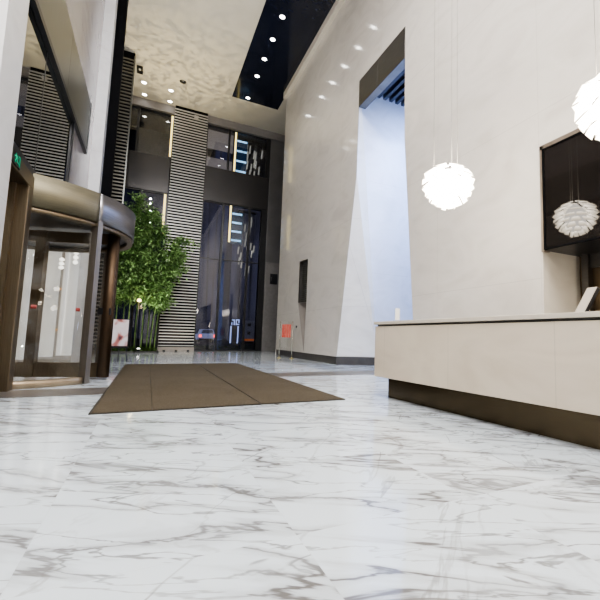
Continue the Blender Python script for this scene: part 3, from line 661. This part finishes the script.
# ------------------------------------------------------------------ revolving door
DX, DY, DR = -2.3, 9.55, 1.92
A = math.radians
rd = thing('revolving_door', 'bronze revolving door with curved glass and round canopy', 'revolving door', (DX, DY, 0))
obj('canopy_fascia', MB().arc(DX, DY, DR - .05, DR, A(-100), A(-42), 2.74, 3.25, 40), M['bronze_olive'], rd)
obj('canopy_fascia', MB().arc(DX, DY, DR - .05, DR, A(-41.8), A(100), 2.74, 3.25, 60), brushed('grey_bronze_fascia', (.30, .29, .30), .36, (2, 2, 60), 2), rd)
obj('canopy_lip', MB().arc(DX, DY, DR - .12, DR - .02, A(-100), A(100), 2.66, 2.74, 60), M['bronze'], rd)
s_ = MB().lathe(DX, DY, [(DR - .06, 2.74), (0, 2.74)], 64); sf = obj('soffit', s_, M['black'], rd)
for k in range(3):
    a = A(-70 + 35 * k); x, y = DX + 1.35 * math.cos(a), DY + 1.35 * math.sin(a)
    obj('soffit_lamp', MB().lathe(x, y, [(.05, 2.735), (.05, 2.73), (0, 2.73)], 14), M['header'], sf)
obj('roof', MB().lathe(DX, DY, [(DR - .06, 3.25), (0, 3.27)], 64), M['black'], rd)
for a0, a1 in ((-128, -43), (43, 128)):
    obj('curved_glass', MB().arc(DX, DY, DR - .09, DR - .075, A(a0), A(a1), .12, 2.68, 36), M['door_glass'], rd)
    obj('threshold', MB().arc(DX, DY, DR - .16, DR, A(a0), A(a1), 0, .11, 36), M['sill'], rd)
for a in (-66, -47):
    x, y = DX + (DR - .07) * math.cos(A(a)), DY + (DR - .07) * math.sin(A(a))
    obj('safety_marker', MB().arc(DX, DY, DR - .074, DR - .07, A(a - 1.1), A(a + 1.1), 1.19, 1.25, 6), simple('red_sticker', (.30, .05, .04), .5), rd)
def polar(a, r_): return DX + r_ * math.cos(A(a)), DY + r_ * math.sin(A(a))
for a, mk, w_ in ((-41, 'silver', .045), (41, 'silver', .045), (-128, 'bronze', .06), (128, 'bronze', .06)):
    x, y = polar(a, DR - .05); m = MB().box(-w_, w_, -.07, .07, 0, 2.76); m.xf(Matrix.Translation((x, y, 0)) @ Matrix.Rotation(A(a), 4, 'Z') @ Matrix.Rotation(PI / 2, 4, 'Z'))
    obj('post', m, M[mk], rd)
obj('centre_shaft', MB().bar((DX, DY, 0.02), (DX, DY, 2.74), .09, 20), M['bronze'], rd)
for a in (-20, 100, 220):
    R_ = Matrix.Translation((DX, DY, 0)) @ Matrix.Rotation(A(a), 4, 'Z')
    wl = DR - .17
    f = MB().box(.1, wl, -.03, .03, .04, .30).box(.1, wl, -.03, .03, 2.50, 2.70).box(.1, .19, -.03, .03, .30, 2.5)
    if a == -20: f.box(.44, .60, -.06, .06, .04, 2.70)
    wg = obj('wing_frame', f.xf(R_), M['bronze'], rd)
    obj('wing_stile', MB().bar((wl - .02, 0, .04), (wl - .02, 0, 2.70), .10 if a == -20 else .05, 16).xf(R_), M['brown_tube'], wg)
    obj('wing_glass', MB().box(.60, wl - .07, -.006, .006, .30, 2.5).box(.19, .44, -.006, .006, .30, 2.5).xf(R_), M['door_glass'], wg)
    if a == -20: obj('push_plate', MB().box(wl - .16, wl + .06, -.085, -.05, 1.18, 1.30).xf(R_), M['black'], wg)
# portal frame beside the door
pf = thing('door_portal_frame', 'bronze post and overhead beam between the pale pillar and revolving door', 'door frame', (-1.75, 7.6, 0))
obj('post', MB().box(-2.0, -1.66, 7.46, 7.70, 0, 2.97), M['bronze'], pf, bevel=.01)
obj('beam', MB().box(-2.0, -1.66, 5.96, 7.70, 2.97, 3.17), M['bronze'], pf, bevel=.01)
sd = thing('glass_side_door', 'glass side panel with bronze frame between the pillar and the bronze post', 'glass panel', (-1.85, 6.7, 0))
obj('frame', MB().box(-1.88, -1.80, 5.97, 6.05, 0, 2.97).box(-1.88, -1.80, 7.38, 7.46, 0, 2.97).box(-1.88, -1.80, 6.05, 7.38, 0, .12), M['bronze'], sd)
obj('pane', MB().box(-1.85, -1.83, 6.05, 7.38, .12, 2.97), M['door_glass'], sd)
# exit sign
xs = thing('exit_sign', 'green lit running figure exit sign on the bronze beam', 'exit sign', (-1.65, 6.6, 3.0))
obj('housing', MB().box(-1.66, -1.64, 6.44, 6.86, 2.985, 3.155), M['exit_body'], xs, bevel=.006)
X = -1.637
g = MB(); pl = lambda *q: g.poly([(X, 6.85 - u * .36, 2.99 + v * .16) for u, v in q])
pl((.60, .80), (.66, .80), (.66, .9), (.60, .9)); pl((.48, .50), (.62, .46), (.66, .76), (.54, .78)); pl((.62, .60), (.80, .50), (.82, .57), (.66, .74)); pl((.36, .60), (.54, .70), (.54, .78), (.34, .66))
pl((.48, .50), (.56, .48), (.44, .28), (.28, .22), (.26, .30), (.40, .34)); pl((.56, .48), (.62, .46), (.72, .28), (.66, .12), (.60, .14), (.64, .28))
pl((.12, .10), (.18, .10), (.18, .9), (.12, .9)); pl((.12, .84), (.34, .84), (.34, .9), (.12, .9))
obj('pictogram', g, M['green'], xs)
# vestibule seen through the door
vest = [(-7.5, 6.5), (-7.5, 15)]
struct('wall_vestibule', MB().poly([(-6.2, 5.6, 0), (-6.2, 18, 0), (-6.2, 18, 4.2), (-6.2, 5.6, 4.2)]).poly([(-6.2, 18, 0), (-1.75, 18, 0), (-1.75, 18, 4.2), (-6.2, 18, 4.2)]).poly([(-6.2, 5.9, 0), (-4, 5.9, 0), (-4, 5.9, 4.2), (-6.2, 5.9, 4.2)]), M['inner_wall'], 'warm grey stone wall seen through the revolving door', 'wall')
struct('ceiling_vestibule', MB().poly([(-6.3, 5.6, 4.2), (-1.75, 5.6, 4.2), (-1.75, 18, 4.2), (-6.3, 18, 4.2)]), M['inner_dark'], 'dark ceiling beyond the revolving door', 'ceiling')
ordv = ['nearest', 'second', 'third', 'fourth', 'farthest']
for k, (x, y, r_) in enumerate(((-2.75, 13.2, .10), (-2.50, 14.6, .16), (-2.34, 15.4, .06), (-2.12, 15.5, .18), (-2.02, 17.2, .10))):  # columns added where the door glass mirrors pale walls
    o = thing('wall_reflection_column', 'wall reflection in the revolving door built as a pale round column, ' + ordv[k] + ' of the row', 'column', (x, y, 0), 'wall reflections built as columns')
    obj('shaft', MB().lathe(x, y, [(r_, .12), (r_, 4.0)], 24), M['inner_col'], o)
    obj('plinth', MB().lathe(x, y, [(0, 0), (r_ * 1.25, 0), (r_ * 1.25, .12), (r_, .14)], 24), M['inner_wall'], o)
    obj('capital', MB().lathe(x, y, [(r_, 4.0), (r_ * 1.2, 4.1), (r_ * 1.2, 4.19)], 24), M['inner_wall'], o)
for k, z in enumerate((.9, 2.35, 3.42)):
    o = obj('wall_light_line', MB().box(-6.18, -6.14, 6.2, 17.8, z, z + .04).box(-6.14, -1.8, 17.92, 17.96, z, z + .045), M['led_orange'], loc=(-6.1, 12, z))
    tag(o, ('lowest', 'middle', 'highest')[k] + ' thin orange light line on the wall beyond the revolving door', 'light line', 'orange light lines')

for x, z0, z1, t in ((-2.18, 2.53, 2.86, 'left and lower'), (-1.88, 2.70, 3.36, 'right and longer')):  # glowing drops added for the pendants' reflections in the door glass
    o = thing('pendant_reflection', 'pendant reflection in the revolving door glass built as slim white glowing drops, ' + t, 'pendant lamp', (x, 13.6, z1), 'pendant reflections built as glowing drops')
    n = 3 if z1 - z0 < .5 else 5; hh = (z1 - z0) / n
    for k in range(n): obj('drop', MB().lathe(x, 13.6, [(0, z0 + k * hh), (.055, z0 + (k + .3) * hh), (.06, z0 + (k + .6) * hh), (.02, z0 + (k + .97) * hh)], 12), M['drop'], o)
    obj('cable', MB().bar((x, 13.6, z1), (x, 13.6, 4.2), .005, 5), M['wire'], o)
# ------------------------------------------------------------------ reception counter (turned very slightly off the room axis)
ct = thing('reception_counter', 'long beige stone reception counter with a floating front', 'counter', (3.0, 5.32, 0))
def cb(x0, x1, y0, y1, z0, z1, slope=.0):
    m = MB().box(x0, x1, y0, y1, z0, z1)
    k = .0275
    m.v = [Vector((p.x + (5.32 - p.y) * k, p.y, p.z)) for p in m.v]; return m
obj('front_panel', cb(2.985, 3.06, -2.5, 5.32, .297, 1.03), M['counter'], ct, bevel=.004)
obj('end_panel', cb(3.06, 3.80, 5.24, 5.32, .297, 1.03), M['counter'], ct)
obj('shadow_gap', cb(3.01, 3.80, -2.5, 5.29, 1.03, 1.055), M['groove'], ct)
obj('countertop', cb(2.965, 3.84, -2.5, 5.34, 1.055, 1.10), M['counter_top'], ct, bevel=.006)
obj('plinth', cb(3.15, 3.66, -2.5, 5.19, 0, .30), M['bronze_kick'], ct)
obj('underside', cb(3.0, 3.78, -2.5, 5.28, .30, .32), M['groove'], ct)
# card on the counter
cd = thing('card_stand', 'small white card stand at the far end of the counter', 'card stand', (3.05, 4.82, 1.10))
obj('card', MB().box(3.01, 3.085, 4.80, 4.81, 1.112, 1.275), M['white'], cd, bevel=.003); obj('foot', MB().box(3.0, 3.095, 4.77, 4.84, 1.10, 1.112), M['clear'], cd)
# tilted monitor
tb = thing('tilted_tablet', 'slim tilted display with a pale face on the counter below the screen', 'tablet', (3.72, 2.55, 1.10))
R_ = Matrix.Translation((3.66, 2.50, 1.115)) @ Matrix.Rotation(A(-8), 4, 'Z') @ Matrix.Rotation(A(35), 4, 'Y')
obj('body', MB().box(.004, .045, -.06, .06, 0, .36).xf(R_), M['black'], tb, bevel=.004)
obj('face', MB().box(0, .004, -.056, .056, .006, .354).xf(R_), M['tablet_face'], tb)
obj('stand', MB().bar((3.77, 2.52, 1.24), (3.83, 2.52, 1.105), .008).bar((3.77, 2.48, 1.24), (3.80, 2.44, 1.105), .008), M['chrome'], tb)

# ------------------------------------------------------------------ artichoke pendants
def pendant(c, label):
    o = thing('artichoke_pendant', label, 'pendant lamp', c, 'artichoke pendants over the counter')
    cx_, cy_, cz_ = c; R0 = .33
    obj('core', MB().lathe(cx_, cy_, [(0, cz_ - .24), (.10, cz_ - .21), (.17, cz_ - .10), (.19, cz_ + .02), (.15, cz_ + .17), (.05, cz_ + .27), (0, cz_ + .28)], 20), M['bulb'], o)
    # tiers from the top: plate tip radius, tip height, root radius, root height, number of plates
    for t, (rt, zt, rr, zr, n) in enumerate(((.235, .265, .07, .315, 7), (.345, .185, .15, .255, 9), (.380, .085, .20, .165, 10), (.372, -.015, .22, .075, 10),
                                            (.335, -.110, .22, -.010, 10), (.275, -.195, .19, -.090, 9), (.195, -.262, .13, -.165, 8), (.10, -.305, .05, -.235, 6))):
        m = MB(); gl_ = []
        for k in range(n):
            a = 2 * PI * (k + .5 * (t % 2)) / n + random.uniform(-.04, .04); hw = PI / n
            zt2 = zt + random.uniform(-.012, .012); i = len(m.v)
            for f_r, f_w, g_ in ((0, .55, 1.), (.45, .80, .75), (1, .86, .4)):
                r_ = rr + (rt - rr) * f_r; z_ = cz_ + zr + (zt2 - zr) * f_r ** 1.5
                for e_ in (-1, 1):
                    w_ = math.sin(hw) * r_ * f_w * e_
                    m.v.append(Vector((cx_ + r_ * math.cos(a) - w_ * math.sin(a), cy_ + r_ * math.sin(a) + w_ * math.cos(a), z_))); gl_.append(g_)
            m.f += [[i, i + 1, i + 3, i + 2], [i + 2, i + 3, i + 5, i + 4]]
        po = obj('petal_tier', m, M['petal'], o)
        at = po.data.attributes.new('glow', 'FLOAT', 'POINT')
        for q, g_ in zip(at.data, gl_): q.value = g_
    for dx, dy in ((-.21, .07), (.07, .0), (.16, -.02)):
        obj('cable', MB().bar((cx_ + dx, cy_ + dy, cz_ + .30), (cx_ + dx, cy_ + dy, ZC - .03), .0035, 5), M['wire'], o)
    obj('ceiling_rose', MB().lathe(cx_, cy_, [(.25, ZC - .03), (.25, ZC - .06), (0, ZC - .06)], 24), M['white'], o)
pendant((3.775, 4.6, 3.11), 'glowing white artichoke pendant lamp hanging in front of the cream wall')
pendant((3.81, 2.12, 3.11), 'glowing white artichoke pendant lamp cut off by the right edge')

# ------------------------------------------------------------------ ceiling lights
ys = [20.3, 18.3, 16.95, 15.6, 14.25, 12.95]
nm = ['nearest the glass facade', 'second from the glass facade', 'third from the glass facade', 'fourth from the glass facade', 'fifth from the glass facade', 'sixth from the glass facade']
for y, t in zip(ys, nm):
    x = 3.68; z = ZC - .03
    o = thing('recessed_spotlight', 'bright round spotlight in the dark ceiling panel, ' + t, 'spotlight', (x, y, z), 'spotlights in the dark ceiling panel')
    obj('rim', MB().lathe(x, y, [(.09, z), (.105, z - .012), (.12, z)], 20), M['white'], o)
    obj('lens', MB().lathe(x, y, [(.09, z - .006), (0, z - .008)], 20), M['spot'], o)
for x, y, t in ((-.966, 21.65, 'left, farther from the facade'), (-.952, 22.77, 'left, close to the facade'), (.212, 21.69, 'right, farther from the facade'), (.215, 22.79, 'right, close to the facade')):
    z = ZC
    o = thing('ceiling_downlight', 'small white downlight in the cream ceiling above the bamboo, ' + t, 'downlight', (x, y, z), 'small downlights in the cream ceiling')
    obj('rim', MB().lathe(x, y, [(.10, z), (.115, z - .012), (.13, z)], 20), M['white'], o)
    obj('lens', MB().lathe(x, y, [(.10, z - .006), (0, z - .008)], 20), M['spot_small'], o)
sp = thing('ceiling_speaker', 'small black and white box on the cream ceiling by the downlights', 'speaker', (-1.12, 20.63, ZC))
obj('body', MB().box(-1.24, -1.0, 20.3, 20.9, ZC - .06, ZC), M['black'], sp, bevel=.01); obj('grille', MB().box(-1.16, -1.08, 20.45, 20.6, ZC - .065, ZC - .055), M['white'], sp)
dt = thing('smoke_detector', 'small round detector on the cream ceiling', 'smoke detector', (.68, 20.58, ZC))
obj('base', MB().lathe(.68, 20.58, [(.14, ZC), (.14, ZC - .04), (0, ZC - .04)], 18), M['header'], dt); obj('sensor', MB().lathe(.68, 20.58, [(.07, ZC - .04), (.06, ZC - .09), (0, ZC - .09)], 18), M['black'], dt)

# ------------------------------------------------------------------ lights
def area(name, loc, target, sx, sy, power, col=(1, 1, 1), spread=PI):
    l = bpy.data.lights.new(name, 'AREA'); l.shape = 'RECTANGLE'; l.size = sx; l.size_y = sy; l.energy = power; l.color = col; l.spread = spread
    o = bpy.data.objects.new(name, l); C.objects.link(o); o.location = loc
    o.rotation_euler = (Vector(target) - Vector(loc)).to_track_quat('-Z', 'Y').to_euler(); return o
def spot(name, loc, target, power, col, ang, blend=.6, r_=.05):
    l = bpy.data.lights.new(name, 'SPOT'); l.energy = power; l.color = col; l.spot_size = A(ang); l.spot_blend = blend; l.shadow_soft_size = r_
    o = bpy.data.objects.new(name, l); C.objects.link(o); o.location = loc
    o.rotation_euler = (Vector(target) - Vector(loc)).to_track_quat('-Z', 'Y').to_euler(); return o
def point(name, loc, power, col, r_=.1):
    l = bpy.data.lights.new(name, 'POINT'); l.energy = power; l.color = col; l.shadow_soft_size = r_
    o = bpy.data.objects.new(name, l); C.objects.link(o); o.location = loc; return o
for y in (-3.8, -2.2, -.6, 1.0, 2.6):
    for x in (-2.4, -.6, 1.2, 3.0):
        spot('lobby_fill_spot', (x, y, 12.75), (x * .6 + .8, y + 4.5, 0), 440, (1, .98, .965), 155, 1, .10)  # added overhead fill, unseen and without fixtures
for y in (5.0, 6.6): spot('lobby_fill_spot', (-.6, y, 12.75), (1.6, y + 2, 0), 600, (1, .98, .965), 150, 1, .08)
for x in (-2.0, -.4, 1.2, 2.8): spot('lobby_front_fill', (x, -4.2, 12.3), (1.5, 22, 6), 820, (1, .98, .965), 110, 1, .10)  # added fill from behind the camera towards the facade
spot('ceiling_fill_wash', (1.0, 14.5, 6.5), (.9, 15, 13), 850, (1, .96, .84), 150, 1, .05)  # added mid-air uplight brightening the ceiling, no fixture
area('portal_cool_light', (7.3, 8.3, 6.0), (6.9, 11.2, 3.5), 1.2, 4.5, 330, (.46, .61, 1))
area('vestibule_light', (-4.2, 12, 4.1), (-4.2, 12, 0), 3, 6, 60, (1, .9, .78))
area('niche_light', (5.75, 2.2, 2.2), (5.75, 3.0, 0), .4, 3, 34, (1, .84, .62))
for y in ys: spot('panel_spot', (3.68, y, ZC - .06), (3.75, y, 0), 260, (1, .96, .9), 70, .8, .08)
for x in (-.96, .21):
    for y in (21.65, 22.77): spot('downlight_beam', (x, y, ZC - .06), (x, y, 0), 120, (1, .95, .88), 70, .8, .08)
spot('bamboo_uplight', (.6, 19.2, .3), (-.4, 21.3, 4.6), 750, (1, .95, .80), 60, .9, .06)
g_ = spot('ceiling_gobo', (.2, 20.3, 8.2), (.5, 19.6, 13), 1000, (1, .93, .74), 110, 1, .03)
# added unseen spot in mid-air, its noise casts leaf-like dapples on the ceiling
ld = g_.data; ld.use_nodes = True; nt = ld.node_tree; em = [n for n in nt.nodes if n.type == 'EMISSION'][0]
tc = nt.nodes.new('ShaderNodeTexCoord'); nz = nt.nodes.new('ShaderNodeTexNoise'); nz.inputs['Scale'].default_value = 19; nz.inputs['Detail'].default_value = 8; nz.inputs['Distortion'].default_value = .5; nz.inputs['Roughness'].default_value = .65
nt.links.new(tc.outputs['Normal'], nz.inputs['Vector'])
em.inputs['Color'].default_value = (1, .90, .64, 1)
nt.links.new(ramp_f(nt, nz.outputs['Fac']), em.inputs['Strength'])
spot('bamboo_front_light', (2.6, 14.5, 12.6), (-.3, 21.2, 4.5), 1500, (1, .97, .9), 40, .6, .1)
for x in (.75, 1.3, 1.85): spot('slat_uplight', (x, 22.6, .12), (x, 22.95, 5), 40, (1, .9, .72), 90, .7, .05)
point('garden_glow', (-.43, 20.5, 2.36), 12, (1, .8, .45), .1)

w = bpy.data.worlds.new('night'); S.world = w; w.use_nodes = True
bg = w.node_tree.nodes['Background']; bg.inputs[0].default_value = (.05, .06, .10, 1); bg.inputs[1].default_value = .25

# ------------------------------------------------------------------ camera
yaw, pit, rol = .499034, .0996743, .0213638
f_ = Vector((math.sin(yaw) * math.cos(pit), math.cos(yaw) * math.cos(pit), math.sin(pit)))
r_ = f_.cross(Vector((0, 0, 1))).normalized(); u_ = r_.cross(f_)
r2 = r_ * math.cos(rol) + u_ * math.sin(rol); u2 = -r_ * math.sin(rol) + u_ * math.cos(rol)
cam = bpy.data.cameras.new('camera'); co = bpy.data.objects.new('camera', cam); C.objects.link(co)
co.matrix_world = Matrix(((r2.x, u2.x, -f_.x, 0), (r2.y, u2.y, -f_.y, 0), (r2.z, u2.z, -f_.z, .85), (0, 0, 0, 1)))
cam.sensor_width = 36; cam.lens = 405.744 / 600 * 36; cam.shift_x = -70.85 / 600; cam.shift_y = -2.15 / 600; cam.clip_start = .05; cam.clip_end = 400
S.camera = co
S.view_settings.view_transform = 'AgX'; S.view_settings.look = 'AgX - Medium High Contrast'; S.view_settings.exposure = -0.12
S.cycles.use_denoising = True
S.cycles.max_bounces = 8; S.cycles.glossy_bounces = 5; S.cycles.transparent_max_bounces = 16; S.cycles.sample_clamp_indirect = 6
